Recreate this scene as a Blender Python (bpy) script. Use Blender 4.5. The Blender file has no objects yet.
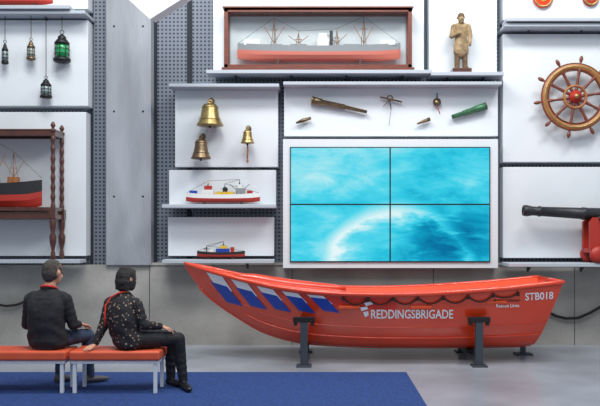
import bpy, math, random
from mathutils import Vector, Matrix, kdtree
random.seed(4)
sc=bpy.context.scene
try: sc.view_settings.view_transform='Standard'
except Exception: pass

# ---------------- camera ----------------
F=800.0; CX=320.0; HY=232.0; EYE=1.6
cam=bpy.data.cameras.new('camera'); camo=bpy.data.objects.new('camera',cam)
sc.collection.objects.link(camo); sc.camera=camo
camo.location=(0,0,EYE); camo.rotation_euler=(math.pi/2,0,0)
cam.sensor_width=36; cam.lens=F/600*36
cam.shift_x=-(CX-300)/600; cam.shift_y=(HY-203)/600
cam.clip_end=200
def X(px,Y): return (px-CX)/F*Y
def Z(py,Y): return EYE-(py-HY)/F*Y

# ---------------- materials ----------------
def lin(c):
    r=[]
    for v in c:
        v=v/255.0
        r.append(v/12.92 if v<=0.04045 else ((v+0.055)/1.055)**2.4)
    return (*r,1)
def mat(name,rgb,rough=.5,metal=0,var=0,vscale=8,bump=0,bscale=40,coat=0,stretch=(1,1,1),detail=4):
    m=bpy.data.materials.new(name); m.use_nodes=True
    nt=m.node_tree; b=nt.nodes['Principled BSDF']
    c=lin(rgb); b.inputs['Base Color'].default_value=c
    b.inputs['Roughness'].default_value=rough; b.inputs['Metallic'].default_value=metal
    if coat: b.inputs['Coat Weight'].default_value=coat
    tc=nt.nodes.new('ShaderNodeTexCoord'); mp=nt.nodes.new('ShaderNodeMapping')
    mp.inputs['Scale'].default_value=stretch
    nt.links.new(tc.outputs['Object'],mp.inputs['Vector'])
    if var:
        n=nt.nodes.new('ShaderNodeTexNoise'); n.inputs['Scale'].default_value=vscale; n.inputs['Detail'].default_value=detail
        nt.links.new(mp.outputs[0],n.inputs['Vector'])
        r=nt.nodes.new('ShaderNodeValToRGB')
        r.color_ramp.elements[0].position=.3; r.color_ramp.elements[1].position=.7
        r.color_ramp.elements[0].color=tuple(max(0,v*(1-var)) for v in c[:3])+(1,)
        r.color_ramp.elements[1].color=tuple(min(1,v*(1+var)) for v in c[:3])+(1,)
        nt.links.new(n.outputs['Fac'],r.inputs[0]); nt.links.new(r.outputs[0],b.inputs['Base Color'])
    if bump:
        n2=nt.nodes.new('ShaderNodeTexNoise'); n2.inputs['Scale'].default_value=bscale
        nt.links.new(mp.outputs[0],n2.inputs['Vector'])
        bp=nt.nodes.new('ShaderNodeBump'); bp.inputs['Strength'].default_value=bump; bp.inputs['Distance'].default_value=.02
        nt.links.new(n2.outputs['Fac'],bp.inputs['Height']); nt.links.new(bp.outputs[0],b.inputs['Normal'])
    return m
M_white=mat('panel_white',(218,224,229),.6,var=.03,vscale=2)
M_shelf=mat('shelf_white',(178,186,195),.55)
M_conc=mat('concrete_wall',(156,154,149),.85,var=.24,vscale=1.6,bump=.2,bscale=20,detail=10)
M_col=mat('concrete_column',(150,155,162),.8,var=.26,vscale=1.8,bump=.2,bscale=20,stretch=(1.6,1,.35),detail=10)
M_floor=mat('polished_concrete_floor',(152,158,168),.26,var=.26,vscale=.9,detail=10,bump=.02)
M_dark=mat('dark_groove',(34,40,50),.8)
M_black=mat('black_metal',(28,28,30),.5,.3)
M_steel=mat('grey_steel',(70,77,86),.5,.5)
M_wood=mat('mahogany',(112,52,34),.4,var=.25,vscale=6,stretch=(1,6,6),coat=.2)
M_dwood=mat('dark_turned_wood',(80,44,36),.35,var=.25,vscale=10,coat=.3)
M_lwood=mat('varnished_oak',(160,104,58),.4,var=.2,vscale=12)
M_carve=mat('carved_wood',(150,126,92),.65,var=.4,vscale=12,bump=.6,bscale=50)
M_carve2=mat('carved_wood_dark',(104,82,56),.65,var=.3,vscale=14,bump=.5,bscale=60)
M_brass=mat('brass',(172,150,100),.35,.85,var=.3,vscale=16)
M_bronze=mat('aged_bronze',(120,102,80),.4,.8,var=.35,vscale=20)
M_green=mat('verdigris',(70,120,88),.5,.4,var=.3,vscale=20)
M_red=mat('red_paint',(172,46,34),.45)
M_salmon=mat('antifouling_red',(206,110,92),.5)
M_grey=mat('model_grey',(140,144,148),.5)
M_mwhite=mat('model_white',(226,228,226),.5)
M_cback=mat('case_backing',(206,214,218),.6)
M_mblack=mat('model_black',(34,34,38),.4)
M_yellow=mat('model_yellow',(220,185,60),.5)
M_iron=mat('cast_iron',(52,54,58),.45,.5,var=.2,vscale=10)
M_orange=mat('boat_orange',(222,60,20),.26,var=.08,vscale=2,coat=.7)
M_orange2=mat('boat_inner_orange',(232,82,34),.45)
M_bwhite=mat('decal_white',(236,238,240),.4)
M_bblue=mat('decal_blue',(26,66,168),.4)
M_seat=mat('orange_leather',(218,92,58),.42,var=.08,vscale=5,bump=.08,bscale=60)
M_legw=mat('white_lacquer',(225,229,233),.35)
M_rope=mat('rope',(32,29,30),.8)
M_hemp=mat('hemp',(165,116,82),.9)
M_rug=mat('blue_carpet',(36,66,126),.95,var=.4,vscale=50,bump=.5,bscale=300)
M_skin=mat('skin',(206,152,126),.55)
M_lips=mat('lips',(170,96,86),.5)
M_eye=mat('eye',(40,30,26),.2)
M_hairm=mat('hair_grey',(72,65,61),.75,var=.45,vscale=60,bump=.8,bscale=110)
M_hairw=mat('hair_black',(26,21,22),.5,var=.4,vscale=60,bump=.8,bscale=110)
M_sweater=mat('charcoal_sweater',(36,36,40),.92,var=.25,vscale=16,bump=1.0,bscale=9)
M_jeans=mat('jeans',(58,72,96),.9,var=.25,vscale=25,bump=.8,bscale=14)
M_pants=mat('black_trousers',(26,26,31),.8,var=.2,vscale=20,bump=.8,bscale=11)
M_shoe=mat('black_shoe',(24,23,25),.4)
M_shoem=mat('grey_shoe',(92,88,88),.5)
M_lany=mat('red_lanyard',(210,46,36),.6)
def perforated():
    m=bpy.data.materials.new('perforated_metal'); m.use_nodes=True; nt=m.node_tree; b=nt.nodes['Principled BSDF']
    b.inputs['Roughness'].default_value=.55; b.inputs['Metallic'].default_value=.2
    tc=nt.nodes.new('ShaderNodeTexCoord'); sp=nt.nodes.new('ShaderNodeSeparateXYZ'); nt.links.new(tc.outputs['Object'],sp.inputs[0])
    def mth(op,a,bb=None):
        n=nt.nodes.new('ShaderNodeMath'); n.operation=op
        for i,v in enumerate((a,bb)):
            if v is None: continue
            if isinstance(v,(int,float)): n.inputs[i].default_value=v
            else: nt.links.new(v,n.inputs[i])
        return n.outputs[0]
    k=1/.056
    fx=mth('SUBTRACT',mth('FRACT',mth('MULTIPLY',sp.outputs[0],k)),.5)
    fz=mth('SUBTRACT',mth('FRACT',mth('MULTIPLY',sp.outputs[2],k)),.5)
    d=mth('SQRT',mth('ADD',mth('MULTIPLY',fx,fx),mth('MULTIPLY',fz,fz)))
    h=mth('LESS_THAN',d,.28)
    mx=nt.nodes.new('ShaderNodeMix'); mx.data_type='RGBA'
    nt.links.new(h,mx.inputs[0]); mx.inputs[6].default_value=lin((118,126,138)); mx.inputs[7].default_value=lin((46,52,64))
    nt.links.new(mx.outputs[2],b.inputs['Base Color'])
    return m
M_perf=perforated()
def floral():
    m=mat('floral_blouse',(26,26,32),.85,bump=.8,bscale=11); nt=m.node_tree; b=nt.nodes['Principled BSDF']
    tc=nt.nodes.new('ShaderNodeTexCoord'); v=nt.nodes.new('ShaderNodeTexVoronoi'); v.inputs['Scale'].default_value=27
    nt.links.new(tc.outputs['Object'],v.inputs['Vector'])
    r=nt.nodes.new('ShaderNodeValToRGB'); r.color_ramp.elements[0].position=.18; r.color_ramp.elements[1].position=.30
    r.color_ramp.elements[0].color=lin((158,132,112)); r.color_ramp.elements[1].color=lin((30,29,34))
    nt.links.new(v.outputs['Distance'],r.inputs[0]); nt.links.new(r.outputs[0],b.inputs['Base Color'])
    return m
M_floral=floral()
def glass(name,col,mixf):
    m=bpy.data.materials.new(name); m.use_nodes=True; nt=m.node_tree; nt.nodes.clear()
    o=nt.nodes.new('ShaderNodeOutputMaterial'); mx=nt.nodes.new('ShaderNodeMixShader')
    t=nt.nodes.new('ShaderNodeBsdfTransparent'); t.inputs[0].default_value=col
    g=nt.nodes.new('ShaderNodeBsdfGlossy'); g.inputs['Roughness'].default_value=.05
    mx.inputs[0].default_value=mixf
    nt.links.new(t.outputs[0],mx.inputs[1]); nt.links.new(g.outputs[0],mx.inputs[2]); nt.links.new(mx.outputs[0],o.inputs[0])
    return m
M_glass=glass('case_glass',(.97,.98,.98,1),.03)
M_ggreen=mat('green_lantern_glass',(40,150,90),.2)
M_gclear=mat('lantern_glass',(150,165,165),.15)
def screen():
    m=bpy.data.materials.new('sea_video'); m.use_nodes=True; nt=m.node_tree; nt.nodes.clear()
    o=nt.nodes.new('ShaderNodeOutputMaterial'); e=nt.nodes.new('ShaderNodeEmission'); nt.links.new(e.outputs[0],o.inputs[0])
    tc=nt.nodes.new('ShaderNodeTexCoord')
    def mth(op,a,bb=None):
        q=nt.nodes.new('ShaderNodeMath'); q.operation=op
        for i,v in enumerate((a,bb)):
            if v is None: continue
            if isinstance(v,(int,float)): q.inputs[i].default_value=v
            else: nt.links.new(v,q.inputs[i])
        return q.outputs[0]
    def noise(rot,scl,sc_,dist,rough):
        mp=nt.nodes.new('ShaderNodeMapping'); mp.inputs['Scale'].default_value=scl; mp.inputs['Rotation'].default_value=(0,rot,0)
        nt.links.new(tc.outputs['Object'],mp.inputs['Vector'])
        n=nt.nodes.new('ShaderNodeTexNoise'); n.inputs['Scale'].default_value=sc_; n.inputs['Detail'].default_value=9; n.inputs['Distortion'].default_value=dist; n.inputs['Roughness'].default_value=rough
        nt.links.new(mp.outputs[0],n.inputs['Vector']); return n.outputs['Fac']
    n1=noise(.5,(1,1,2.8),1.2,.3,.66)
    n2=noise(.25,(.7,1,1),.9,.2,.5)
    n3=noise(.9,(.8,1,5.0),1.5,.2,.6)
    sp=nt.nodes.new('ShaderNodeSeparateXYZ'); nt.links.new(tc.outputs['Object'],sp.inputs[0])
    sx,sz=sp.outputs[0],sp.outputs[2]
    g=mth('ADD',mth('MULTIPLY',sx,-.03),mth('MULTIPLY',sz,.07))
    def blob(x,z,ax_,az_,amp):
        a=mth('DIVIDE',mth('SUBTRACT',sx,x),ax_); c=mth('DIVIDE',mth('SUBTRACT',sz,z),az_)
        d=mth('ADD',mth('MULTIPLY',a,a),mth('MULTIPLY',c,c))
        return mth('MULTIPLY',mth('EXPONENT',mth('MULTIPLY',d,-1)),amp)
    # spray curve in the lower left, pale crest in the upper left, dark trough lower right
    ax=mth('SUBTRACT',sx,.10); az=mth('ADD',sz,1.15)
    d=mth('SQRT',mth('ADD',mth('MULTIPLY',mth('MULTIPLY',ax,ax),1.1),mth('MULTIPLY',az,az)))
    arc=mth('ABSOLUTE',mth('SUBTRACT',mth('ADD',d,mth('MULTIPLY',n1,.5)),1.32))
    foam=mth('MULTIPLY',mth('MAXIMUM',mth('SUBTRACT',.16,arc),0),1.2)
    mixn=mth('ADD',mth('MULTIPLY',n1,.55),mth('MULTIPLY',n2,.45))
    f=mth('ADD',mth('ADD',mixn,g),foam)
    f=mth('ADD',f,blob(-.85,.30,.55,.20,.10))
    f=mth('ADD',f,blob(-.70,-.55,.5,.22,.08))
    dk=blob(.75,-.45,.55,.32,.24)
    f=mth('SUBTRACT',f,dk)
    stk=mth('MULTIPLY',mth('MULTIPLY',mth('MAXIMUM',mth('SUBTRACT',n3,.55),0),dk),9.0)
    f=mth('ADD',f,stk)
    r=nt.nodes.new('ShaderNodeValToRGB'); cr=r.color_ramp
    cr.elements[0].position=.22; cr.elements[0].color=lin((10,112,160))
    cr.elements[1].position=.78; cr.elements[1].color=lin((228,247,249))
    a=cr.elements.new(.36); a.color=lin((18,158,196))
    a=cr.elements.new(.46); a.color=lin((48,198,226))
    a=cr.elements.new(.54); a.color=lin((84,214,236))
    a=cr.elements.new(.63); a.color=lin((150,228,240))
    nt.links.new(f,r.inputs[0]); nt.links.new(r.outputs[0],e.inputs[0]); e.inputs[1].default_value=1.0
    return m
M_screen=screen()

# ---------------- mesh builder ----------------
class B:
    def __init__(s): s.v=[]; s.f=[]; s.m=[]; s.sm=[]; s.mats=[]
    def mi(s,m):
        if m not in s.mats: s.mats.append(m)
        return s.mats.index(m)
    def add(s,v,f,m,sm=False):
        o=len(s.v); s.v+= [tuple(a) for a in v]; k=s.mi(m)
        for q in f: s.f.append([i+o for i in q]); s.m.append(k); s.sm.append(sm)
    def box(s,x0,x1,y0,y1,z0,z1,m):
        x0,x1=sorted((x0,x1)); y0,y1=sorted((y0,y1)); z0,z1=sorted((z0,z1))
        v=[(x0,y0,z0),(x1,y0,z0),(x1,y1,z0),(x0,y1,z0),(x0,y0,z1),(x1,y0,z1),(x1,y1,z1),(x0,y1,z1)]
        s.add(v,[(3,2,1,0),(4,5,6,7),(0,1,5,4),(1,2,6,5),(2,3,7,6),(3,0,4,7)],m)
    def loft(s,rings,m,cap=True,sm=True):
        n=len(rings[0]); v=[p for r in rings for p in r]; f=[]
        for i in range(len(rings)-1):
            for j in range(n):
                a=i*n+j; b=i*n+(j+1)%n; f.append((a,b,b+n,a+n))
        if cap: f.append(tuple(range(n))[::-1]); f.append(tuple((len(rings)-1)*n+j for j in range(n)))
        s.add(v,f,m,sm)
    def lathe(s,o,ax,prof,m,n=20,cap=True):
        o=Vector(o); ax=Vector(ax).normalized()
        t=Vector((0,0,1)) if abs(ax.z)<.9 else Vector((1,0,0))
        u=ax.cross(t).normalized(); w=ax.cross(u)
        s.loft([[o+ax*h+(u*math.cos(2*math.pi*j/n)+w*math.sin(2*math.pi*j/n))*max(r,.0004) for j in range(n)] for r,h in prof],m,cap)
    def cyl(s,p0,p1,r0,m,r1=None,n=12):
        p0=Vector(p0);p1=Vector(p1); r1=r0 if r1 is None else r1
        s.lathe(p0,p1-p0,[(r0,0),(r1,(p1-p0).length)],m,n)
    def tube(s,pts,r,m,n=8):
        pts=[Vector(p) for p in pts]; rings=[]; u=None
        for i,p in enumerate(pts):
            t=(pts[min(i+1,len(pts)-1)]-pts[max(i-1,0)]).normalized()
            if u is None: u=t.cross(Vector((0,0,1)) if abs(t.z)<.9 else Vector((1,0,0))).normalized()
            u=(u-t*u.dot(t)).normalized(); w=t.cross(u)
            rr=r[i] if isinstance(r,list) else r
            rings.append([p+(u*math.cos(2*math.pi*j/n)+w*math.sin(2*math.pi*j/n))*rr for j in range(n)])
        s.loft(rings,m)
    def ell(s,c,r,m,n=14,k=8):
        s.loft([[ (c[0]+r[0]*math.sin(math.pi*i/k)*math.cos(2*math.pi*j/n)+1e-5*j, c[1]+r[1]*math.sin(math.pi*i/k)*math.sin(2*math.pi*j/n), c[2]+r[2]*math.cos(math.pi*i/k)) for j in range(n)] for i in range(k+1)],m,False)
    def torus(s,c,ax,R,rr,m,n=40,k=10,rz=None):
        c=Vector(c); ax=Vector(ax).normalized(); t=Vector((0,0,1)) if abs(ax.z)<.9 else Vector((1,0,0))
        u=ax.cross(t).normalized(); w=ax.cross(u); rz=rz or rr
        v=[];f=[]
        for i in range(n):
            a=2*math.pi*i/n; d=u*math.cos(a)+w*math.sin(a)
            for j in range(k):
                b=2*math.pi*j/k; v.append(c+d*(R+rr*math.cos(b))+ax*rz*math.sin(b))
        for i in range(n):
            for j in range(k):
                f.append((i*k+j,((i+1)%n)*k+j,((i+1)%n)*k+(j+1)%k,i*k+(j+1)%k))
        s.add(v,f,m,True)
    def done(s,name,parent=None,bevel=0,origin=None,seg=2):
        me=bpy.data.meshes.new(name)
        o=Vector(origin) if origin else Vector((0,0,0))
        me.from_pydata([tuple(Vector(a)-o) for a in s.v],[],s.f)
        for m in s.mats: me.materials.append(m)
        me.polygons.foreach_set('material_index',s.m); me.polygons.foreach_set('use_smooth',s.sm)
        me.update()
        ob=bpy.data.objects.new(name,me); ob.location=o; sc.collection.objects.link(ob)
        if parent: ob.parent=parent
        if bevel:
            md=ob.modifiers.new('bevel','BEVEL'); md.width=bevel; md.segments=seg; md.limit_method='ANGLE'; md.angle_limit=math.radians(50)
        return ob
def empty(name):
    e=bpy.data.objects.new(name,None); sc.collection.objects.link(e); e.empty_display_size=.1; return e

# ---------------- room ----------------
YL=11.33; YU=11.50; YP=11.25
b=B(); b.box(-9,9,-2,12,-.2,0,M_floor); b.done('floor')
zl=Z(265,YL)
b=B(); b.box(-9,9,YL,11.9,0,zl,M_conc); b.done('wall_lower')
b=B(); b.box(-9,9,YU,11.9,zl,7.2,M_perf); b.done('wall_back')
b=B(); b.box(X(106,11.28),X(151,11.28),11.28,YU,zl,7.2,M_col)
for zz in (2.1,3.3,4.5):
    for px in (114,143): b.lathe((X(px,11.28),11.279,zz),(0,1,0),[(.018,-.0005),(.018,.01)],M_dark,12)
b.done('wall_column',bevel=.008)
for i,(a,c) in enumerate(((90,93),(152,157),(187,192))):
    b=B(); b.box(X(a,YU-.02),X(c,YU-.02),YU-.02,YU+.001,zl,7.2,M_dark); b.done('trim_%d'%(i+1))
b=B(); b.box(X(151,YL-.02),9,YL-.02,YU,zl,zl+.03,M_conc); b.done('trim_ledge')
for i,xx in enumerate((-2.42,-.4,1.6,3.6)):
    b=B(); b.box(xx,xx+.010,YL-.002,YL+.01,0,zl-.001,M_steel); b.done('trim_joint_%d'%(i+1))
b=B(); b.box(-8,.98,1,9.08,0,.012,M_rug); b.done('blue_carpet',bevel=.004)

# ---------------- display panels ----------------
def panel(px0,px1,py0,py1,name='display_panel',shelf=None,hood=None,sd=.30):
    b=B()
    b.box(X(px0,YP),X(px1,YP),YP,YU-.001,Z(py1,YP),Z(py0,YP),M_white)
    if shelf:
        a,c,zz=shelf; z1=Z(zz,YP)
        b.box(X(a,YP),X(c,YP),YP-sd,YP+.01,z1-.05,z1,M_shelf)
        n=max(2,int((c-a)/45))
        for i in range(n):
            xx=X(a,YP)+(i+.5)/n*(X(c,YP)-X(a,YP))
            b.add([(xx-.015,YP-.18,z1-.05),(xx+.015,YP-.18,z1-.05),(xx+.015,YP,z1-.05),(xx-.015,YP,z1-.05),(xx-.015,YP,z1-.14),(xx+.015,YP,z1-.14)],
                  [(0,1,2,3),(0,3,4),(1,5,2),(0,4,5,1),(3,2,5,4)],M_steel)
    if hood:
        a,c,zz=hood; z1=Z(zz,YP)
        b.box(X(a,YP),X(c,YP),YP-.25,YU-.001,z1,z1+.045,M_shelf)
    return b.done(name,bevel=.006)
panel(-40,88,-40,9,shelf=(-40,76,11))
panel(-40,88,20,106,hood=(-40,90,18.5))
panel(-40,86,112,256,shelf=(-40,86,259))
panel(175,278,90,167,hood=(172,280,90))
panel(169,276,170,205,shelf=(166,277,205))
panel(168,274,217,256,shelf=(166,275,259))
panel(213,424,-40,74,shelf=(209,429,74))
panel(429,497,-40,76,shelf=(428,499,76))
panel(284,498,88,136,hood=(284,498,88))
panel(503,660,-40,20,shelf=(502,660,23))
panel(503,660,34,162,hood=(501,660,31))
panel(503,660,167,258,shelf=(501,660,262),sd=.45)

# ---------------- video wall ----------------
YV=11.12
b=B(); b.box(X(283,YV),X(498,YV),YV,YU-.001,Z(268,YV),Z(139,YV),M_white)
tvx=(X(290,YV),X(490,YV)); tvz=(Z(262,YV),Z(147,YV))
b.box(tvx[0],tvx[1],YV-.02,YV+.01,tvz[0],tvz[1],M_black)
cx=sum(tvx)/2; cz=sum(tvz)/2; g=.014
for (a,c) in ((tvx[0]+g,cx-g*.7),(cx+g*.7,tvx[1]-g)):
    for (d,e) in ((tvz[0]+g,cz-g*.7),(cz+g*.7,tvz[1]-g)):
        b.add([(a,YV-.022,d),(c,YV-.022,d),(c,YV-.022,e),(a,YV-.022,e)],[(0,1,2,3)],M_screen)
b.done('video_wall',origin=(cx,YV,cz))

# ---------------- model ships ----------------
def ship(name,xc,y,z0,L,H,beam,clow,cup,sup,masts,sheer=.25,flip=1,stand=True,rig=True,wl=.5,legs=.03,mr=.006):
    b=B(); N=20; rows=[0,.12,wl*.6,wl,.8,1]
    secs=[]
    for i in range(N+1):
        u=-1+2*i/N
        bb=beam/2*(1-abs(u)**(3 if u*flip<0 else 2.2))**.8+.002
        top=H*(1+sheer*u*u); ke=H*.35*max(0,abs(u)-.75)*2
        sec=[]
        for r in rows:
            w=bb*(min(1,(r+.02)/.35))**.5
            sec.append((w,ke+(top-ke)*r))
        xx=xc+u*L/2
        secs.append([(xx,y-w,z0+z) for (w,z) in sec]+[(xx,y+w,z0+z) for (w,z) in reversed(sec)])
    n=len(secs[0]); k=len(rows)
    for j in range(n):
        jj=(j+1)%n
        if j==n-1: low=True
        else:
            jm=j if j<k else n-2-j
            low= jm<3
        m=clow if low else cup
        if j==k-1: m=M_lwood
        v=[];f=[]
        for s_ in secs: v+=[s_[j],s_[jj]]
        for i in range(N): f.append((2*i,2*i+1,2*i+3,2*i+2))
        b.add(v,f,m,True)
    b.add(secs[0],[tuple(range(n))],cup); b.add(secs[-1],[tuple(range(n))],cup)
    for (u0,u1,wf,h0,h1,m) in sup:
        b.box(xc+u0*L/2,xc+u1*L/2,y-beam/2*wf,y+beam/2*wf,z0+H*h0,z0+H*h1,m)
    tops=[]
    for (u,h,m) in masts:
        xx=xc+u*L/2; b.cyl((xx,y,z0+H*.5),(xx,y,z0+h),mr,m,mr*.5,6); tops.append((xx,z0+h))
        b.cyl((xx-.05,y,z0+h*.72),(xx+.05,y,z0+h*.72),mr*.5,m,n=5)
        if h>.3:
            for sg in (-1,1): b.cyl((xx,y,z0+H*1.25),(xx+sg*.14,y,z0+H+(h-H)*.7),mr*.5,m,n=5)
    if rig and tops:
        pts=[(xc-L/2,z0+H*1.2)]+tops+[(xc+L/2,z0+H*1.2)]
        for p,q in zip(pts[:-1],pts[1:]): b.cyl((p[0],y,p[1]),(q[0],y,q[1]),.0022,M_rope,n=4)
        for t in tops:
            for sd in (-1,1):
                for dx in (-.04,.03): b.cyl((t[0],y,t[1]-.02),(t[0]+dx,y+sd*beam*.45,z0+H),.0018,M_rope,n=4)
    if stand:
        for u in (-.5,.5):
            xx=xc+u*L/2; b.box(xx-.015,xx+.015,y-beam*.3,y+beam*.3,z0-legs,z0+H*.12,M_dwood)
    return b.done(name)

YC0=YP-.27
x0,x1=X(224,YC0),X(412,YC0); zb=Z(74,YP); zt=Z(8,YC0)
b=B(); t=.052
for yy in (YC0,YP-.002-t):
    b.box(x0,x1,yy,yy+t,zb+.0,zb+t*1.5,M_wood); b.box(x0,x1,yy,yy+t,zt-t,zt,M_wood)
    b.box(x0,x0+t,yy,yy+t,zb,zt,M_wood); b.box(x1-t,x1,yy,yy+t,zb,zt,M_wood)
b.box(x0,x1,YC0+.01,YP-.002,zb,zb+.075,M_red); b.box(x0,x1,YC0,YP-.002,zt-.03,zt,M_wood)
b.box(x0-.03,x1+.03,YC0-.025,YP-.002,zb,zb+.035,M_wood); b.box(x0-.02,x1+.02,YC0-.02,YP-.002,zt,zt+.02,M_wood)
b.box(x0+t,x1-t,YP-.02,YP-.004,zb+.05,zt-.03,M_cback)
b.box(x0+t,x1-t,YC0+.02,YC0+.024,zb+t,zt-t,M_glass)
for xx in (x0,x1-t): b.box(xx,xx+t,YC0,YP-.002,zb,zb+t*1.6,M_wood); b.box(xx,xx+t,YC0,YP-.002,zt-t,zt,M_wood)
b.done('glass_display_case',bevel=.004)
ys=YP-.14
ship('model_freighter',X(319,ys),ys,zb+.15,163/F*ys,.20,.16,M_salmon,M_grey,
  [(-.02,.12,.7,1,1.5,M_mwhite),(.0,.10,.5,1.5,1.9,M_mwhite),(.13,.17,.3,1.0,2.1,M_mblack),(-.92,-.72,.4,1.1,1.5,M_mwhite),(.75,.93,.4,1.1,1.45,M_mwhite),(-.6,-.45,.5,1,1.15,M_grey),(-.35,-.15,.5,1,1.15,M_grey),(.3,.5,.5,1,1.15,M_grey)],
  [(-.55,.60,M_lwood),(-.25,.42,M_lwood),(.22,.45,M_lwood),(.55,.62,M_lwood)],legs=.075,wl=.6,mr=.010)
ys=YP-.13
ship('model_supply_ship',X(223,ys),ys,Z(205,YP)+.03,74/F*ys,.11,.13,M_red,M_mwhite,
  [(-.55,-.25,.8,1,1.6,M_mwhite),(-.5,-.3,.6,1.6,2.1,M_red),(-.2,.3,.6,1,1.35,M_yellow),(.35,.6,.7,1,1.8,M_grey),(.4,.52,.5,1.8,2.3,M_mwhite),(.0,.12,.4,1.3,1.9,M_mblack),(-.9,-.7,.4,1.1,1.5,M_bblue),(.65,.8,.4,1.1,1.5,M_red)],
  [(-.4,.30,M_yellow),(.45,.32,M_mblack),(.05,.26,M_mblack)],mr=.008)
ship('model_tugboat',X(221,ys),ys,Z(259,YP)+.03,48/F*ys,.07,.12,M_red,M_mblack,
  [(-.2,.35,.7,1,1.7,M_bblue),(-.05,.25,.5,1.7,2.3,M_yellow),(-.5,-.3,.4,1,1.5,M_mwhite),(.4,.55,.3,1,2.0,M_red)],
  [(.1,.22,M_mblack),(-.6,.16,M_mblack)],mr=.008)
ys2=YP-.2
ship('model_half_hull',X(18,ys2),ys2,Z(11,YP)+.03,70/F*ys2,.11,.12,M_red,M_mwhite,[(-.3,.3,.5,1,1.6,M_mwhite)],[(-.4,.4,M_lwood),(.4,.4,M_lwood)])

# left four-post stand with ship
b=B(); yf,yb=YP-.44,YP-.07
zb=Z(259,YP)
def turned(x,y,z0,z1):
    H=z1-z0; k=1.25
    b.lathe((x,y,z0),(0,0,1),[(.018*k,0),(.03*k,.02*H),(.024*k,.05*H),(.016*k,.07*H),(.036*k,.13*H),(.04*k,.17*H),(.022*k,.2*H),(.034*k,.24*H),(.036*k,.27*H),(.03*k,.3*H)],M_dwood,14)
    b.box(x-.045,x+.045,y-.045,y+.045,z0+.3*H,z0+.37*H,M_dwood)
    pr=[(.03*k,0)]
    for i in range(1,54): pr.append(((.023+.004*math.sin(i*.95))*k,i*.0105*H))
    pr.append((.03*k,.565*H))
    b.lathe((x,y,z0+.37*H),(0,0,1),pr,M_dwood,14)
    b.lathe((x,y,z0+.93*H),(0,0,1),[(.032*k,0),(.032*k,.015*H),(.012*k,.025*H),(.028*k,.045*H),(.022*k,.06*H),(.004,.075*H)],M_dwood,12)
zt=Z(122,yf)
xr=X(53,yf); xl=xr-1.5
for xx in (xl,xr):
    for yy in (yf,yb): turned(xx,yy,zb,zt)
zt2=zb+.9*(zt-zb); zm=zb+.34*(zt-zb)
for (zz,h) in ((zt2,.07),(zm-.08,.06),(zm+.03,.05)):
    for yy in (yf,yb): b.box(xl,xr,yy-.025,yy+.025,zz,zz+h,M_dwood)
    for xx in (xl,xr): b.box(xx-.025,xx+.025,yf,yb,zz,zz+h,M_dwood)
b.box(xl,xr,yf,yb,zm-.02,zm+.02,M_dwood)
b.box(xl-.03,xr+.03,yf-.03,yb+.03,zt2+.07,zt2+.09,M_dwood)
b.done('four_post_model_stand',bevel=.003)
ship('model_sailing_ship',X(-5,YP-.25),YP-.25,zm+.05,92/F*YP,.36,.26,M_red,M_mblack,[(-.3,.0,.5,.95,1.15,M_lwood),(.3,.5,.5,1,1.25,M_lwood)],[(-.55,.90,M_lwood),(0,.95,M_lwood),(.4,.8,M_lwood)],sheer=.15,wl=.55,mr=.009)

# ---------------- lanterns ----------------
def lantern(px,pyt,pyb,w,gl,mm=M_black):
    y=YP-.12; x=X(px,y); zt=Z(pyt,y); zb=Z(pyb,y); H=zt-zb; r=w/2/F*y
    b=B()
    b.lathe((x,y,zb),(0,0,1),[(r*.9,0),(r,.03*H),(r,.1*H),(r*.7,.14*H)],mm,16)
    b.lathe((x,y,zb+.14*H),(0,0,1),[(r*.62,0),(r*.75,.15*H),(r*.75,.32*H),(r*.6,.42*H)],gl,16)
    b.lathe((x,y,zb+.55*H),(0,0,1),[(r*.85,0),(r*.9,.04*H),(r*.6,.14*H),(r*.45,.18*H),(r*.5,.22*H),(r*.2,.3*H),(.004,.33*H)],mm,16)
    for i in range(8):
        a=i*math.pi/4; c,s_=math.cos(a)*r*.85,math.sin(a)*r*.85
        b.cyl((x+c,y+s_,zb+.1*H),(x+c,y+s_,zb+.57*H),.004,mm,n=5)
    for k in (.25,.4): b.torus((x,y,zb+k*H),(0,0,1),r*.85,.004,mm,20,6)
    b.torus((x,y,zb+.93*H),(0,1,0),.06*H,.005,mm,14,6)
    b.cyl((x,y,zt-.02*H),(x,y,Z(18.5,YP)),.005,M_rope,n=5)
    b.done('ship_lantern')
lantern(5,40,64,7,M_gclear); lantern(31,38,60,9,M_gclear,M_bronze); lantern(46,76,98,12,M_gclear); lantern(62,30,62,17,M_ggreen)

# ---------------- bells ----------------
def bell(pxc,pyt,pyb,w,m,rope=0):
    y=YP-.18; x=X(pxc,y); zt=Z(pyt,y); zb=Z(pyb,y); H=zt-zb; R=w/2/F*y
    b=B()
    pr=[(R*.9,.0),(R,.01*H),(R*.97,.06*H),(R*.80,.2*H),(R*.68,.4*H),(R*.62,.6*H),(R*.57,.75*H),(R*.42,.84*H),(R*.15,.87*H),(.006,.88*H)]
    b.lathe((x,y,zb),(0,0,1),pr,m,28)
    b.torus((x,y,zb+.25*H),(0,0,1),R*.78,.006,m,28,6); b.torus((x,y,zb+.7*H),(0,0,1),R*.6,.005,m,28,6)
    b.torus((x,y,zb+.93*H),(0,1,0),.06*H,.012,m,16,6)
    b.cyl((x,y,zb+.3*H),(x,y,zb-.02*H),.006,M_iron); b.ell((x,y,zb-.02*H),(.018,.018,.022),M_iron)
    b.cyl((x,y,zt-.02*H),(x,YP,zt+.01),.012,M_bronze); b.ell((x,YP-.009,zt+.01),(.04,.008,.05),M_bronze)
    if rope:
        b.tube([(x,y,zb-.02*H),(x+.004,y,zb-.1),(x-.004,y,zb-rope)],[.008,.014,.009],M_hemp)
        b.ell((x,y,zb-rope),(.018,.018,.025),M_hemp)
    b.done('ship_bell')
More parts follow.
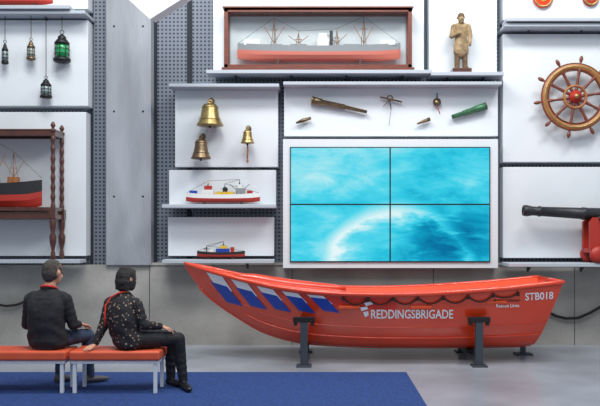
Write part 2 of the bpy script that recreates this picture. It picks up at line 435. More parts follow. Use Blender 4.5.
bell(210,100,126,27,M_brass); bell(201,136,159,20,M_bronze); bell(247.5,128,143.5,14,M_brass,.24)

# ---------------- instruments ----------------
def P(px,py,y): return Vector((X(px,y),y,Z(py,y)))
yi=YP-.06
def pins(b,pts,dy=.059):
    for p in pts: b.cyl(P(p[0],p[1],yi),P(p[0],p[1],yi)+Vector((0,dy,0)),.006,M_steel,n=6)
b=B(); b.tube([P(367,112,yi),P(345,107,yi),P(344.8,107,yi),P(322,102.5,yi),P(321.8,102.5,yi),P(312,100,yi)],[.022,.028,.036,.04,.05,.052],M_bronze,14); b.torus(P(312,100,yi),P(312,100,yi)-P(367,112,yi),.05,.008,M_brass); pins(b,[(330,105),(355,110)]); b.done('spyglass')
b=B(); b.tube([P(452,117,yi),P(463,113.5,yi),P(463.2,113.5,yi),P(475,109.5,yi),P(475.2,109.5,yi),P(486,106,yi)],[.03,.034,.04,.044,.05,.054],M_green,14); b.torus(P(486,106,yi),P(486,106,yi)-P(452,117,yi),.05,.007,M_bronze); pins(b,[(460,114),(478,108.5)]); b.done('spyglass')
b=B(); b.tube([P(296,123,yi),P(303,120.5,yi),P(311,118,yi)],[.012,.03,.018],M_bronze,10); pins(b,[(303,120.5)]); b.done('fog_whistle')
b=B(); b.tube([P(417,124,yi),P(423,121.5,yi),P(430,119,yi)],[.01,.022,.028],M_bronze,10); pins(b,[(423,121.5)]); b.done('fog_whistle')
b=B()
b.torus(P(390,98,yi),(0,1,0),.035,.009,M_bronze,16,6)
b.cyl(P(390,99,yi),P(383,107,yi),.012,M_bronze,.004); b.cyl(P(390,99,yi),P(391,110,yi),.012,M_steel,.004); b.cyl(P(380,97,yi),P(402,102,yi),.012,M_bronze); pins(b,[(390,99)]); b.cyl(P(391,110,yi),P(389,126,yi),.003,M_rope,n=5); b.done('navigation_dividers')
b=B(); b.torus(P(437,102,yi),(0,1,0),.045,.012,M_mblack,20,8); b.lathe(P(437,102,yi),(0,1,0),[(.04,-.008),(.04,.045)],M_brass); b.cyl(P(437,98,yi),P(437,93,yi),.008,M_mblack); pins(b,[(437,102)]); b.cyl(P(437,105,yi),P(440,114,yi),.006,M_red); b.done('pocket_compass')

# ---------------- ship wheel ----------------
yw=YP-.16; c=P(575,97,yw); s_=yw/F
b=B()
b.torus(c,(0,1,0),30.5*s_,.045,M_lwood,56,8,.03); b.torus(c+Vector((0,-.022,0)),(0,1,0),30.5*s_,.012,M_brass,56,6)
b.torus(c,(0,1,0),26.6*s_,.010,M_wood,56,6,.025); b.torus(c,(0,1,0),33.6*s_,.008,M_wood,56,6,.025)
b.torus(c,(0,1,0),11*s_,.02,M_lwood,40,8,.03)
b.lathe(c+Vector((0,-.07,0)),(0,1,0),[(.02,-.01),(.05,0),(.05,.02),(.085,.03),(.085,.09),(.04,.1),(.04,.229)],M_red,28)
b.lathe(c+Vector((0,-.085,0)),(0,1,0),[(.004,-.01),(.03,-.005),(.03,.02)],M_brass,20)
for i in range(10):
    a=2*math.pi*i/10+.15; d=Vector((math.cos(a),0,math.sin(a))); R=s_
    b.lathe(c,d,[(.022,5*R),(.026,8*R),(.016,10*R),(.024,14*R),(.017,20*R),(.024,25*R),(.024,33*R),(.014,34.5*R),(.024,36.5*R),(.027,39*R),(.017,41*R),(.004,41.8*R)],M_wood,10)
b.done('ship_steering_wheel')

# ---------------- cannon ----------------
yc=YP-.24; b=B(); m0=P(523,210.5,yc); s_=yc/F
ax=Vector((1,0,-.05)).normalized()
b.lathe(m0,ax,[(3*s_,0.02),(3.2*s_,0),(5.2*s_,0),(5.8*s_,.05),(4.6*s_,.13),(4.6*s_,.2),(5.3*s_,.21),(5.3*s_,.24),(4.8*s_,.25),(5.7*s_,.8),(6.3*s_,.81),(6.3*s_,.86),(6.0*s_,.87),(7.2*s_,1.5),(8*s_,1.52),(8*s_,1.6),(5*s_,1.68),(2*s_,1.72),(3*s_,1.78),(.5*s_,1.83)],M_iron,28)
zs=Z(262,YP)
for yy in (yc-.17,yc+.11):
    xa=X(586,yc)
    prof=[(xa,zs+.14),(xa,zs+.56),(xa+.05,zs+.62),(xa+.3,zs+.62),(xa+.3,zs+.5),(xa+.55,zs+.5),(xa+.55,zs+.36),(xa+.85,zs+.36),(xa+.85,zs+.14)]
    n=len(prof); v=[(p[0],yy,p[1]) for p in prof]+[(p[0],yy+.06,p[1]) for p in prof]
    b.add(v,[tuple(range(n)),tuple(range(n,2*n))[::-1]]+[(i,i+n,(i+1)%n+n,(i+1)%n) for i in range(n)],M_red)
for xx in (X(586,yc)+.1,X(586,yc)+.7):
    b.cyl((xx,yc-.2,zs+.13),(xx,yc+.2,zs+.13),.03,M_iron)
    for yy in (yc-.23,yc+.17): b.lathe((xx,yy,zs+.115),(0,1,0),[(.02,0),(.113,.004),(.113,.05),(.02,.054)],M_red,24)
b.box(X(586,yc),X(586,yc)+.85,yc-.12,yc+.12,zs+.14,zs+.2,M_red)
b.cyl((X(586,yc)+.15,yc-.2,zs+.60),(X(586,yc)+.15,yc+.2,zs+.60),.035,M_iron)
b.done('ship_cannon')

for (px,r,m) in ((543,10,M_orange),(591,8,M_red)):
    yy=YP-.032; s_=yy/F; b=B(); c=P(px,-2,yy)
    b.lathe(c,(0,1,0),[(.003,-.03),(r*.5*s_,-.025),(r*.8*s_,-.01),(r*s_,-.015),(r*s_,.03)],m,28); b.torus(c+Vector((0,-.015,0)),(0,1,0),r*.85*s_,.014,M_brass,28,6); b.ell(tuple(c+Vector((0,-.03,0))),(r*.35*s_,.015,r*.4*s_),M_yellow)
    b.done('ship_badge')

yy=9.8; b=B(); A=P(118,-10,yy);C=P(150,19,yy);D=P(196,-10,yy); E=P(150,-30,yy)
v=[A,C,D,E]; v2=[p+Vector((.02,.25,.02)) for p in v]
b.add(v+v2,[(0,1,2,3),(7,6,5,4),(0,4,5,1),(1,5,6,2),(2,6,7,3),(3,7,4,0)],M_mwhite)
b.cyl(E,E+Vector((0,.1,2.5)),.01,M_steel); b.done('hanging_sail_panel')

# ---------------- boat ----------------
YB=10.1
def crom(tab,x):
    if x<=tab[0][0]: return tab[0][1]
    if x>=tab[-1][0]: return tab[-1][1]
    for i in range(len(tab)-1):
        if x<=tab[i+1][0]:
            x0,y0=tab[i];x1,y1=tab[i+1]; t=(x-x0)/(x1-x0)
            def sl(a,b): return (b[1]-a[1])/(b[0]-a[0])
            s=sl(tab[i],tab[i+1])
            m0=sl(tab[i-1],tab[i+1]) if i>0 else s
            m1=sl(tab[i],tab[i+2]) if i<len(tab)-2 else s
            h=x1-x0
            return (2*t**3-3*t*t+1)*y0+(t**3-2*t*t+t)*h*m0+(-2*t**3+3*t*t)*y1+(t**3-t*t)*h*m1
TS=[(-1.71,1.21),(-1.12,1.06),(-.48,.93),(.24,.865),(1.18,.865),(2.1,.925),(2.66,1.0)]
TK=[(-1.71,1.17),(-1.6,1.0),(-1.4,.78),(-1.0,.50),(-.69,.33),(-.25,.21),(.3,.165),(1,.15),(2.45,.16),(2.66,.18)]
TB=[(-1.71,.012),(-1.6,.10),(-1.4,.2),(-1.1,.32),(-.5,.49),(.2,.59),(1,.63),(2,.61),(2.66,.54)]
TP=[(-1.71,.9),(-1.2,.75),(-.5,.58),(.3,.46),(1.5,.40),(2.66,.40)]
def rake(x,h): return .25*max(0,(x-1.6)/1.06)**2*h
def hp(x,h,side=1,off=0):
    s=crom(TS,x);k=crom(TK,x);bb=max(.001,crom(TB,x)-off); p=crom(TP,x)
    return Vector((x+rake(x,h),YB-side*bb*max(h,0)**p,k+(s-k)*h))
def on_hull(Xw,Zw):
    x=Xw
    for _ in range(6):
        s=crom(TS,x);k=crom(TK,x); h=min(1,max(.02,(Zw-k)/(s-k))); x=Xw-rake(x,h)
    return YB-crom(TB,x)*h**crom(TP,x)
def dec(px,py):
    Y=9.6
    for _ in range(8): Y=on_hull(X(px,Y),Z(py,Y))
    return X(px,Y),Z(py,Y)
boat=empty('rescue_boat')
b=B(); NX=64; hs=[(i/16)**2.2 for i in range(17)]
xs=[-1.71+(2.66+1.71)*(i/NX)**1.15 for i in range(NX+1)]
def sheet(side,off,dz,hh,m,rev):
    v=[];f=[]
    for x in xs:
        for h in hh:
            q=hp(x,h,side,off); q.z+=dz; v.append(q)
    n=len(hh)
    for i in range(NX):
        for j in range(n-1):
            a=i*n+j; q=(a,a+n,a+n+1,a+1)
            f.append(q if not rev else q[::-1])
    b.add(v,f,m,True)
sheet(1,0,0,hs,M_orange,False); sheet(-1,0,0,hs,M_orange,True)
hin=[.45+.55*i/6 for i in range(7)]
sheet(1,.03,0,hin,M_orange2,True); sheet(-1,.03,0,hin,M_orange2,False)
v=[];f=[]
for x in xs:
    v.append(hp(x,.5,1,.03)); v.append(hp(x,.5,-1,.03))
for i in range(NX): f.append((2*i,2*i+2,2*i+3,2*i+1))
b.add(v,f,M_orange2,True)
r1=[hp(2.66,h,1) for h in hs]; r2=[hp(2.66,h,-1) for h in hs]
v=r1+r2; n=len(hs); b.add(v,[(i,i+1,i+1+n,i+n) for i in range(n-1)],M_orange,False)
b.done('hull',boat)
b=B()
for sd in (1,-1):
    b.tube([hp(x,1,sd) for x in xs],[.014+.014*min(1,(x+1.71)/.3) for x in xs],M_orange,10)
    b.tube([hp(x,.955,sd)+Vector((0,-sd*.003,0)) for x in xs[3:]],.008,M_orange,8)
b.cyl(hp(2.66,1,1),hp(2.66,1,-1),.024,M_orange)
b.done('gunwale',boat)
b=B()
for sd in (1,-1):
    b.tube([hp(x,.22,sd)+Vector((0,-sd*.004,0)) for x in xs[14:]],.012,M_orange,6)
    b.tube([hp(x,.42,sd)+Vector((0,-sd*.001,0)) for x in xs[6:]],.006,M_orange,6)
b.tube([hp(x,0,1) for x in xs[4:]],.018,M_orange,8)
b.done('strakes',boat)
b=B()
for x in (.35,1.2,2.1):
    w=crom(TB,x)-.035; z=crom(TS,x)-.14; b.box(x-.13,x+.13,YB-w,YB+w,z-.04,z,M_orange2)
b.done('thwarts',boat,bevel=.01)
b=B()
pts=[]
for i in range(13):
    x=-1.12+1.45*i/12; pts.append((x,YB+.12,crom(TS,x)-.03+.045*math.sin(math.pi*min(1,i/3)/2)))
b.tube(pts,[.03+.04*math.sin(math.pi*i/12)**.5 for i in range(13)],M_orange,14)
pts=[(p[0],YB-.12,p[2]-.04) for p in pts]
b.tube(pts,[.03+.03*math.sin(math.pi*i/12)**.5 for i in range(13)],M_orange,14)
b.done('foredeck_tubes',boat)
def patch(b,quad,m,off,n=8):
    q=[Vector((*dec(*p),0)) for p in quad]; v=[];f=[]
    for i in range(n+1):
        for j in range(n+1):
            s,t=i/n,j/n
            p=q[0]*(1-s)*(1-t)+q[1]*s*(1-t)+q[2]*s*t+q[3]*(1-s)*t
            v.append((p.x,on_hull(p.x,p.y)-off,p.y))
    for i in range(n):
        for j in range(n): a=i*(n+1)+j; f.append((a,a+n+1,a+n+2,a+1))
    b.add(v,f,m,True)
b=B()
def sh(px):
    t=[(185,263),(230,276.5),(280,288),(340,295)]
    return crom(t,px)
def slope(px): return (sh(px+4)-sh(px-4))/8
for k,xx in enumerate((206,231,256,281,306)):
    y0=sh(xx)+2.2; w=16.5; hgt=32-k*3.4
    d1=10; d2=22-k*1.0; ym=y0+hgt*.46; sl=slope(xx)
    patch(b,[(xx,y0),(xx+w,y0+w*sl),(xx+w+d1,ym+w*sl),(xx+d1,ym)],M_bwhite,.008)
    patch(b,[(xx+d1*.45,ym-5),(xx+d1*.45+w,ym-5+w*sl),(xx+w+d2*.95,y0+hgt+w*sl*.5),(xx+d2*.95,y0+hgt-w*.1)],M_bblue,.010)
b.done('stripes',boat)
def text_on(body,pxa,pxb,pyt,pyb,m,name):
    cu=bpy.data.curves.new('t','FONT'); cu.body=body; cu.resolution_u=3; cu.offset=.016
    o=bpy.data.objects.new('t',cu); sc.collection.objects.link(o)
    dg=bpy.context.evaluated_depsgraph_get(); dg.update()
    me=bpy.data.meshes.new_from_object(o.evaluated_get(dg)); bpy.data.objects.remove(o)
    xs_=[v.co.x for v in me.vertices]; ys_=[v.co.y for v in me.vertices]
    a,bx=min(xs_),max(xs_); c_,d_=min(ys_),max(ys_)
    pb=pyb if isinstance(pyb,tuple) else (pyb,pyb)
    for v in me.vertices:
        u=(v.co.x-a)/(bx-a); w=(v.co.y-c_)/(d_-c_)
        px=pxa+(pxb-pxa)*u; py=pb[0]+(pb[1]-pb[0])*u-(pb[0]-pyt)*w
        A,C=dec(px,py); v.co=(A,on_hull(A,C)-.011,C)
    me.materials.append(m); ob=bpy.data.objects.new(name,me); sc.collection.objects.link(ob); ob.parent=boat
text_on('REDDINGSBRIGADE',371,453,309.5,318.5,M_bwhite,'lettering_name')
text_on('STB018',525,553,293,(300.5,299),M_bwhite,'lettering_number')
text_on('Rijnland-Oever',494,520,299.5,(303,302.5),M_rope,'lettering_small_1')
text_on('Rescue Lines',496,519,304,(307.5,307),M_bwhite,'lettering_small_2')
b=B()
for (q) in ([(364,303),(371,301.5),(373,304),(366,306)],[(360,307.5),(367,306.5),(368,309),(361.5,311)],[(363,312),(368,311),(368.5,315.5),(365,317)]): patch(b,q,M_bwhite,.009,3)
b.done('emblem',boat)
b=B(); an=[343,368,393,418,443,468,493,518]; ytop=[298,298.5,298.5,298,297.5,296.5,295,293.5]
for i in range(7):
    pts=[]
    for k in range(11):
        t=k/10; px=an[i]+(an[i+1]-an[i])*t; py=ytop[i]+(ytop[i+1]-ytop[i])*t+6*4*t*(1-t)*(.55 if i>=6 else 1)
        A,C=dec(px,py); pts.append((A,on_hull(A,C)-.018,C))
    b.tube(pts,.0095,M_rope,6)
for px,py in zip(an,ytop):
    A,C=dec(px,py); b.box(A-.012,A+.012,on_hull(A,C)-.03,on_hull(A,C)+.01,C-.03,C+.02,M_black)
b.done('grab_line',boat)

def cradle(px):
    yp=9.52; x=X(px,yp); b=B(); zt=Z(317,yp)
    for yy,sg in ((yp,1),(2*YB-yp,-1)):
        b.box(x-.045,x+.045,yy-.03,yy+.03,.02,zt-.02,M_steel)
        b.box(x-.09,x+.09,yy-.09,yy+.09,0,.02,M_steel)
        b.box(x-.13,x+.13,yy-.035,yy+.035,zt-.06,zt,M_black)
        for dx in (-.1,.1): b.box(x+dx-.02,x+dx+.02,yy-.03,yy+.03,zt-.1,zt-.06,M_black)
        hy=on_hull(x,zt-.03); hy=hy if sg==1 else 2*YB-hy
        b.box(x-.05,x+.05,min(yy,hy),max(yy,hy),zt-.06,zt-.02,M_black)
        b.add([(x-.02,yy,.35),(x+.02,yy,.35),(x+.02,yy+sg*.25,.07),(x-.02,yy+sg*.25,.07),(x+.02,yy+sg*.30,.07),(x-.02,yy+sg*.30,.07),(x+.02,yy,.41),(x-.02,yy,.41)],[(0,1,2,3),(3,2,4,5),(5,4,6,7),(0,3,5,7),(1,6,4,2)],M_steel)
    b.box(x-.03,x+.03,yp,2*YB-yp,.03,.09,M_steel)
    b.box(x-.05,x+.05,YB-.12,YB+.12,.09,crom(TK,x)-.018,M_black)
    b.done('boat_cradle',bevel=.004)
cradle(304); cradle(479)
b=B(); x=X(520,10.6); b.box(x-.03,x+.03,10.42,10.48,.02,.26,M_steel); b.box(x-.11,x+.11,10.36,10.54,0,.02,M_steel); b.box(x-.06,x+.06,10.40,10.50,.24,.29,M_black); b.done('boat_prop_stand')

yr=YL-.06
b=B(); b.tube([P(548,312,yr),P(556,316,yr),P(566,318.5,yr),P(578,318,yr),P(590,313,yr),P(602,306,yr),P(615,297,yr)],.020,M_rope)
for p in (P(548,312,yr),P(615,297,yr)): b.cyl(p,p+Vector((0,.0605,0)),.02,M_steel)
b.done('rope_swag')
b=B(); b.tube([P(-14,300,yr),P(-6,304,yr),P(6,306,yr),P(16,305,yr),P(24,302,yr)],.018,M_rope)
for p in (P(24,302,yr),P(-14,300,yr)): b.cyl(p,p+Vector((0,.0605,0)),.02,M_steel)
b.done('rope_swag')

# ---------------- benches ----------------
SEAT=.43
def bench(x0,x1):
    b=B(); y0,y1=7.84,8.26
    b.box(x0+.004,x1-.004,y0,y1,SEAT-.095,SEAT,M_seat)
    ob=b.done('upholstered_bench',bevel=.022,seg=3)
    b=B(); b.box(x0+.02,x1-.02,y0+.02,y1-.02,SEAT-.125,SEAT-.095,M_legw)
    for xx in (x0+.035,x1-.07):
        for yy in (y0+.03,y1-.065):
            b.box(xx,xx+.035,yy,yy+.035,0.012,SEAT-.1,M_legw)
    b.done('bench_frame',parent=ob,bevel=.003)
    b=B()
    for k in (1,2):
        xx=x0+(x1-x0)*k/3; b.box(xx-.003,xx+.003,y0+.02,y1-.02,SEAT-.002,SEAT+.002,M_seat)
    b.done('seams',parent=ob)
bench(-1.57-.90,-1.57); bench(-1.57-1.82,-1.57-.92); bench(-1.57-2.74,-1.57-1.84)

# ---------------- people ----------------
class Body:
    def __init__(s): s.v=[];s.f=[];s.lab=[]
    def rings(s,rings,lab):
        n=len(rings[0]); o=len(s.v)
        for r in rings: s.v+=[Vector(p) for p in r]; s.lab+=[lab]*n
        for i in range(len(rings)-1):
            for j in range(n):
                a=o+i*n+j; c=o+i*n+(j+1)%n; s.f.append((a,c,c+n,a+n))
        s.f.append(tuple(o+j for j in range(n))[::-1]); s.f.append(tuple(o+(len(rings)-1)*n+j for j in range(n)))
    def cap(s,p0,p1,r0,r1,lab,n=16,flat=1,nrm=None,fold=0):
        p0=Vector(p0);p1=Vector(p1); d=p1-p0; L=d.length; t=d.normalized()
        u=Vector(nrm) if nrm is not None else (Vector((0,0,1)) if abs(t.z)<.9 else Vector((1,0,0)))
        u=(u-t*u.dot(t)).normalized(); w=t.cross(u); R=[]
        st=[]
        for k in range(4,0,-1):
            a=math.pi/2*k/4.3; st.append((-r0*math.sin(a),r0*math.cos(a)))
        m=max(2,int(L/.012))
        for k in range(m+1): st.append((L*k/m,(r0+(r1-r0)*k/m)*(1+fold*math.sin(L*k/m*95+r0*200)*math.sin(math.pi*k/m))))
        for k in range(1,5):
            a=math.pi/2*k/4.3; st.append((L+r1*math.sin(a),r1*math.cos(a)))
        for h,r in st:
            R.append([p0+t*(h+(fold*.25*math.cos(2*math.pi*j/n)*.12 if 0<h<L else 0))+(u*math.cos(2*math.pi*j/n)*flat+w*math.sin(2*math.pi*j/n))*r for j in range(n)])
        s.rings(R,lab)
    def ell(s,c,r,lab,ax=None,n=20,k=14):
        c=Vector(c); ax=ax or (Vector((1,0,0)),Vector((0,1,0)),Vector((0,0,1)))
        R=[]
        for i in range(k+1):
            a=.06+(math.pi-.12)*i/k
            R.append([c+ax[0]*(r[0]*math.sin(a)*math.cos(2*math.pi*j/n))+ax[1]*(r[1]*math.sin(a)*math.sin(2*math.pi*j/n))-ax[2]*(r[2]*math.cos(a)) for j in range(n)])
        s.rings(R,lab)
    def build(s,name,mats,voxel,parent,smooth=3,factor=.5):
        me=bpy.data.meshes.new('tmp'); me.from_pydata([tuple(v) for v in s.v],[],s.f); me.update()
        o=bpy.data.objects.new('tmp',me); sc.collection.objects.link(o)
        md=o.modifiers.new('r','REMESH'); md.mode='VOXEL'; md.voxel_size=voxel
        m2=o.modifiers.new('s','SMOOTH'); m2.factor=factor; m2.iterations=smooth
        dg=bpy.context.evaluated_depsgraph_get(); dg.update()
        nm=bpy.data.meshes.new_from_object(o.evaluated_get(dg)); bpy.data.objects.remove(o)
        kd=kdtree.KDTree(len(s.v))
        for i,v in enumerate(s.v): kd.insert(v,i)
        kd.balance()
        nm.materials.clear()
        keys=list(mats.keys())
        for k in keys: nm.materials.append(mats[k])
        for p in nm.polygons:
            _,i,_=kd.find(p.center); p.material_index=keys.index(s.lab[i]); p.use_smooth=True
        nm.name=name
        ob=bpy.data.objects.new(name,nm); sc.collection.objects.link(ob)
        if parent: ob.parent=parent
        return ob
def ax_of(a):
    a=math.radians(a); return Vector((math.cos(a),-math.sin(a),0)),Vector((math.sin(a),math.cos(a),0))
def hand(H,w,d,nrm,side,lab,s=1,curl=.5):
    w=Vector(w); d=Vector(d).normalized(); nrm=Vector(nrm); nrm=(nrm-d*nrm.dot(d)).normalized(); sd=d.cross(nrm)*side
    H.cap(w-d*.03,w+d*.02,.024*s,.027*s,lab,flat=.75,nrm=nrm)
    for k in range(4):
        o=(k-1.5)*.019*s
        H.cap(w+d*.015+sd*o*.6,w+d*(.085 if k in(1,2) else .078)*s+sd*o,.014*s,.0115*s,lab,12,flat=.95,nrm=nrm)
    ln=[.062,.074,.08,.07]
    for k in range(4):
        o=(k-1.5)*.0215*s; L=ln[k]*s
        q=w+d*.082*s+sd*o; ang=curl*.45
        for seg,(fr,r) in enumerate(((.42,.0092),(.32,.0082),(.26,.0072))):
            base=(d*math.cos(ang*(seg+1))-nrm*math.sin(ang*(seg+1))+sd*(k-1.5)*.06).normalized()
            q2=q+base*L*fr; H.cap(q,q2,r*s,(r-.0008)*s,lab,10); q=q2
    t0=w+d*.025*s+sd*.024*s; t1=t0+(d*.6+sd*.75-nrm*.2).normalized()*.038*s; t2=t1+(d*.9+sd*.35-nrm*.25).normalized()*.032*s; t3=t2+(d*1+sd*.05-nrm*.3).normalized()*.024*s
    H.cap(t0,t1,.014*s,.011*s,lab,10); H.cap(t1,t2,.0105*s,.0095*s,lab,10); H.cap(t2,t3,.0095*s,.008*s,lab,10)
def head(Bd,c,a,pitch,s,hair):
    R,Fw=ax_of(a); U=Vector((0,0,1))
    rot=Matrix.Rotation(math.radians(pitch),3,R); Fw=rot@Fw; U=rot@U
    A=(R,Fw,U)
    def q(r,f,u): return c+R*r*s+Fw*f*s+U*u*s
    def e(p,r,lab,ax=A): Bd.ell(q(*p),tuple(k*s for k in r),lab,ax)
    e((0,0,.02),(.074,.094,.092),'skin'); e((0,.03,-.045),(.058,.06,.068),'skin'); e((0,.055,-.085),(.03,.026,.022),'skin')
    for sg in (-1,1):
        e((sg*.035,.06,-.03),(.026,.024,.028),'skin')
        e((sg*.080,-.005,-.012),(.009,.02,.032),'skin'); e((sg*.088,-.014,.0),(.008,.016,.024),'skin')
        e((sg*.031,.086,.0),(.012,.008,.008),'eye'); e((sg*.031,.085,.018),(.02,.01,.006),'hair')
    Bd.cap(q(0,.09,.01),q(0,.112,-.028),.009*s,.013*s,'skin',10)
    e((0,.09,-.058),(.024,.01,.006),'lips'); e((0,.087,-.067),(.02,.01,.006),'lips')
    if hair=='short':
        e((0,-.012,.036),(.084,.098,.090),'hair'); e((0,-.04,.0),(.080,.068,.078),'hair'); e((0,-.055,-.04),(.060,.038,.045),'hair')
        for sg in(-1,1): e((sg*.07,.01,.015),(.012,.025,.032),'hair')
    else:
        e((0,-.012,.033),(.098,.106,.098),'hair'); e((0,-.035,-.025),(.104,.085,.09),'hair'); e((0,-.045,-.075),(.088,.062,.05),'hair')
        for sg in(-1,1): e((sg*.08,.008,-.035),(.024,.05,.08),'hair')
        e((.0,-.03,.105),(.06,.06,.030),'hair')
        for i in range(9):
            an=math.pi*(.05+.9*i/8); rx=.092*math.cos(an); fy=-.03-.075*math.sin(an)
            Bd.cap(q(rx*.9,fy*.95,.03),q(rx,fy*.92,-.10),.018*s,.011*s,'hair',10)
        e((0,.05,.085),(.06,.04,.03),'hair')
def torso(Bd,base,pa,ta,s,rings,labf,lean):
    tabs=[[(r[0],r[i]) for r in rings] for i in (1,2,3)]
    n=36; z0=rings[0][0]; z1=rings[-1][0]; K=60
    out=[];labs=[]
    for i in range(K+1):
        z=z0+(z1-z0)*i/K
        rx,ry,fy=[crom(t,z) for t in tabs]
        tt=min(1,max(0,z/.4)); a=pa+(ta-pa)*tt; R,Fw=ax_of(a)
        c=base+Vector(lean(z))*s+Fw*fy*s+Vector((0,0,z*s))
        ring=[]
        for j in range(n):
            an=2*math.pi*j/n; cc,ss=math.cos(an),math.sin(an); e=.85
            fo=1+.03*math.sin(z*44+math.sin(an*2+1)*2.6)*max(0,1-abs(z-.16)/.26)+.012*math.sin(an*5+z*14)*(1 if z<.45 else 0)
            spine=1-.05*max(0,-ss)**8*(1 if .1<z<.5 else 0)
            ring.append(c+R*(rx*s*fo*math.copysign(abs(cc)**e,cc))+Fw*(ry*s*fo*spine*math.copysign(abs(ss)**e,ss)))
        out.append(ring); labs.append(labf(z))
    o0=len(Bd.lab); Bd.rings(out,'x')
    for i in range(K+1):
        for j in range(n): Bd.lab[o0+i*n+j]=labs[i]
RINGS=[(.005,.15,.11,0),(.04,.195,.135,0),(.10,.20,.142,-.005),(.18,.192,.138,-.02),(.27,.186,.132,-.035),(.36,.192,.130,-.035),(.45,.198,.126,-.02),(.51,.188,.112,-.005),(.55,.155,.094,.008),(.585,.10,.076,.02),(.61,.068,.066,.028)]
def leg(Bd,base,hip,knee,ankle,toe,s,lp,ls,r=(.094,.066,.047)):
    hip,knee,ankle,toe=[base+Vector(p) for p in (hip,knee,ankle,toe)]
    Bd.cap(hip,knee,r[0]*s,r[1]*s,lp,fold=.03)
    mid=knee+(ankle-knee)*.35
    td=Vector((toe.x-ankle.x,toe.y-ankle.y,0)).normalized()
    mid2=mid-td*.012
    Bd.cap(knee,mid2,r[1]*s,r[1]*.93*s,lp); Bd.cap(mid2,ankle,r[1]*.93*s,r[2]*s,lp,fold=.05)
    gz=toe.z
    heel=Vector((ankle.x,ankle.y,gz+.038))-td*.03
    tp=Vector((toe.x,toe.y,gz+.028))
    Bd.cap(Vector((ankle.x,ankle.y,ankle.z)),heel,.038*s,.038,ls)
    Bd.cap(heel,heel+(tp-heel)*.6,.038,.042,ls,flat=.85); Bd.cap(heel+(tp-heel)*.6,tp,.040,.030,ls,flat=.8)
def arm(Bd,base,sh,el,wr,s,lab,r=(.068,.055,.038)):
    sh,el,wr=[base+Vector(p) for p in (sh,el,wr)]
    Bd.cap(sh,el,r[0]*s,r[1]*s,lab,fold=.045); Bd.cap(el,wr,r[1]*s,r[2]*s,lab,fold=.06)
def loc(a,r,f,z):
    R,Fw=ax_of(a); v=R*r+Fw*f; return Vector((v.x,v.y,z))

# man, back to the camera
man=empty('seated_man'); bs=Vector((X(48,8.03),8.03,SEAT)); Bd=Body()
pa=20; ta=6
torso(Bd,bs,pa,ta,1,RINGS,lambda z:'jean' if z<.025 else 'top',lambda z:(0,0,0))
Bd.cap(bs+loc(ta,0,.02,.56),bs+loc(ta+4,0,.055,.69),.058,.057,'skin')
Bd.cap(bs+loc(ta,0,.02,.575),bs+loc(ta,0,.028,.598),.070,.066,'top')
head(Bd,bs+loc(ta+4,.015,.068,.756),ta+18,-6,1.1,'short')
gz=-SEAT+.017
for sg in(-1,1):
    aa=pa+(sg*5)
    leg(Bd,bs,loc(pa,sg*.09,.0,.098),loc(aa,sg*.12,.45,.09),loc(aa,sg*.12,.43+(.05 if sg>0 else -.04),-.33),loc(aa+8,sg*.12,.60+(.05 if sg>0 else -.04),gz),1,'jean','shoe')
Bd.cap(bs+loc(ta,-.15,0,.512),bs+loc(ta,.15,0,.512),.066,.066,'top')
arm(Bd,bs,loc(ta,-.182,.0,.492),loc(ta,-.245,.05,.235),loc(ta,-.12,.27,.235),1,'top')
arm(Bd,bs,loc(ta,.182,.0,.492),loc(ta,.245,.04,.24),loc(pa,.165,.27,.222),1,'top')
Bd.build('body',{'top':M_sweater,'jean':M_jeans,'skin':M_skin,'hair':M_hairm,'eye':M_eye,'lips':M_lips,'shoe':M_shoem},.0055,man)
H=Body()
hand(H,bs+loc(pa,.17,.285,.222),loc(pa,.10,.9,-.22),(0,0,1),-1,'skin')
hand(H,bs+loc(ta,-.11,.285,.235),loc(ta,.5,.6,-.3),(0,0,1),1,'skin')
H.build('hands',{'skin':M_skin},.003,man,2)
b=B(); pts=[]
for k in range(17):
    a=math.pi*2*k/16; pts.append(bs+loc(ta,.078*math.cos(a),.024+.080*math.sin(a),.604-.03*math.sin(a)))
b.tube(pts,.011,M_lany,6); b.done('lanyard',man)

# woman, three-quarter back view
wo=empty('seated_woman'); bs=Vector((X(129,8.03),8.03,SEAT)); Bd=Body(); s=.92
pa=64; ta=26
ln=lambda z:(-.075*(z/.6)-0.008*math.sin(z*5),.025*z,0)
RW=[(z,rx*(.96 if z>.4 else 1.06),ry*1.06,f) for z,rx,ry,f in RINGS]
torso(Bd,bs,pa,ta,s,RW,lambda z:'top',ln)
tb=Vector((-.07,.015,0))
Bd.cap(bs+tb+loc(ta,0,.02,.52),bs+tb+loc(ta,0,.05,.63),.05,.047,'skin')
head(Bd,bs+tb+loc(ta,.01,.055,.690),ta+16,-4,.98,'bob')
for sg in(-1,1):
    aa=pa+5+sg*2
    k=.50 if sg>0 else .47
    leg(Bd,bs,loc(pa,sg*.085,.0,.095),loc(aa,sg*.085,k-.02,.088),loc(aa,sg*.08,k+(.03 if sg>0 else -.03),-.33),loc(aa+22,sg*.09,k+(.13 if sg>0 else .08),gz),.97,'pant','shoe',(.098,.070,.048))
Bd.cap(bs+tb*.9+loc(ta,-.135,0,.466),bs+tb*.9+loc(ta,.135,0,.466),.06,.06,'top')
arm(Bd,bs,tb*.9+loc(ta,-.165,.0,.448),(-.262,.04,.235),(-.322,-.05,.065),.95,'top')
arm(Bd,bs,tb*.9+loc(ta,.165,.0,.448),(.165,-.08,.245),(.31,-.01,.225),.95,'top')
Bd.build('body',{'top':M_floral,'pant':M_pants,'skin':M_skin,'hair':M_hairw,'eye':M_eye,'lips':M_lips,'shoe':M_shoe},.0055,wo)
H=Body()
hand(H,bs+Vector((-.33,-.06,.045)),(-.25,-.7,-.16),(0,0,1),1,'skin',.92,.12)
hand(H,bs+Vector((.325,-.003,.222)),(.9,.3,-.28),(0,0,1),1,'skin',.92,.7)
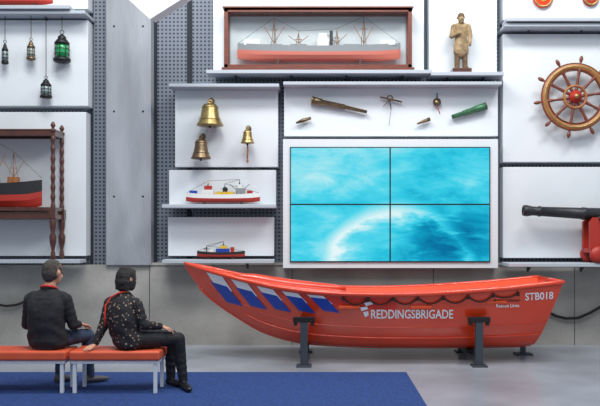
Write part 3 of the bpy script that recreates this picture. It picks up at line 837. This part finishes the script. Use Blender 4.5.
H.build('hands',{'skin':M_skin},.003,wo,2)
b=B()
pts=[bs+tb+loc(ta,.06,-.02,.575),bs+tb+loc(ta,0,-.065,.56),bs+tb+loc(ta,-.06,-.100,.52),bs+tb+loc(ta,-.09,-.145,.44),bs+tb*.7+loc(ta,-.1,-.175,.34),bs+tb*.5+loc(ta,-.105,-.182,.24)]
b.tube(pts,.009,M_lany,6); b.done('bag_strap',wo)

# carved figure
Bd=Body(); yS=YP-.15; bz=Z(76,YP)+.05; bs=Vector((X(461,yS),yS,bz)); s=.43
A=lambda x,y,z: bs+Vector((x,y,z))*s
for sg in(-1,1):
    Bd.cap(A(sg*.1,0,.8),A(sg*.12,0,.5),.10*s,.085*s,'w'); Bd.cap(A(sg*.12,0,.5),A(sg*.13,0,.08),.095*s,.08*s,'d')
    Bd.cap(A(sg*.13,.02,.05),A(sg*.16,-.16,.05),.07*s,.06*s,'d')
Bd.cap(A(0,0,.62),A(0,0,1.0),.25*s,.2*s,'w',flat=.75,nrm=(0,1,0)); Bd.cap(A(0,0,1.0),A(0,0,1.36),.19*s,.21*s,'w',flat=.7,nrm=(0,1,0))
Bd.cap(A(-.18,0,1.42),A(.18,0,1.42),.09*s,.09*s,'w')
Bd.cap(A(-.24,0,1.4),A(-.31,-.05,1.08),.085*s,.075*s,'w'); Bd.cap(A(-.31,-.05,1.08),A(-.10,-.2,1.15),.07*s,.055*s,'w')
Bd.cap(A(.24,0,1.4),A(.29,-.02,1.1),.085*s,.075*s,'w'); Bd.cap(A(.29,-.02,1.1),A(.26,-.12,.86),.07*s,.055*s,'w')
Bd.ell(A(-.07,-.22,1.16),(.055*s,.045*s,.055*s),'w'); Bd.ell(A(.26,-.14,.8),(.05*s,.05*s,.065*s),'w')
Bd.cap(A(0,0,1.45),A(0,-.02,1.58),.08*s,.08*s,'w'); Bd.ell(A(0,-.03,1.64),(.1*s,.11*s,.13*s),'w'); Bd.ell(A(0,-.1,1.54),(.075*s,.05*s,.085*s),'d'); Bd.ell(A(0,-.14,1.64),(.02*s,.03*s,.03*s),'w')
Bd.ell(A(0,.04,1.70),(.14*s,.17*s,.035*s),'d'); Bd.ell(A(0,-.01,1.75),(.11*s,.12*s,.10*s),'d')
st=Bd.build('carved_fisherman_statue',{'w':M_carve,'d':M_carve2},.005,None)
b=B(); b.box(bs.x-.13,bs.x+.13,yS-.11,yS+.11,Z(76,YP),bz+.012,M_dwood); pl=b.done('plinth',bevel=.004); pl.parent=st

# ---------------- lighting ----------------
w=bpy.data.worlds.new('world'); sc.world=w; w.use_nodes=True
bg=w.node_tree.nodes['Background']; bg.inputs[0].default_value=(.84,.92,1,1); bg.inputs[1].default_value=.50
def area(name,loc_,tgt,sx,sy,pw,col):
    l=bpy.data.lights.new(name,'AREA'); l.shape='RECTANGLE'; l.size=sx; l.size_y=sy; l.energy=pw; l.color=col
    o=bpy.data.objects.new(name,l); o.location=loc_; d=Vector(tgt)-Vector(loc_); o.rotation_euler=d.to_track_quat('-Z','Y').to_euler(); sc.collection.objects.link(o)
area('ceiling_light_1',(-2,7.2,8),(0,11.3,2.6),4,1.0,330,(1,.985,.96))
area('ceiling_light_2',(3.5,7.4,8),(2,11.3,2.6),3,1.0,265,(1,.985,.96))
area('ceiling_light_3',(0,4,7.5),(-.5,9,0),4,2,250,(.92,.96,1))
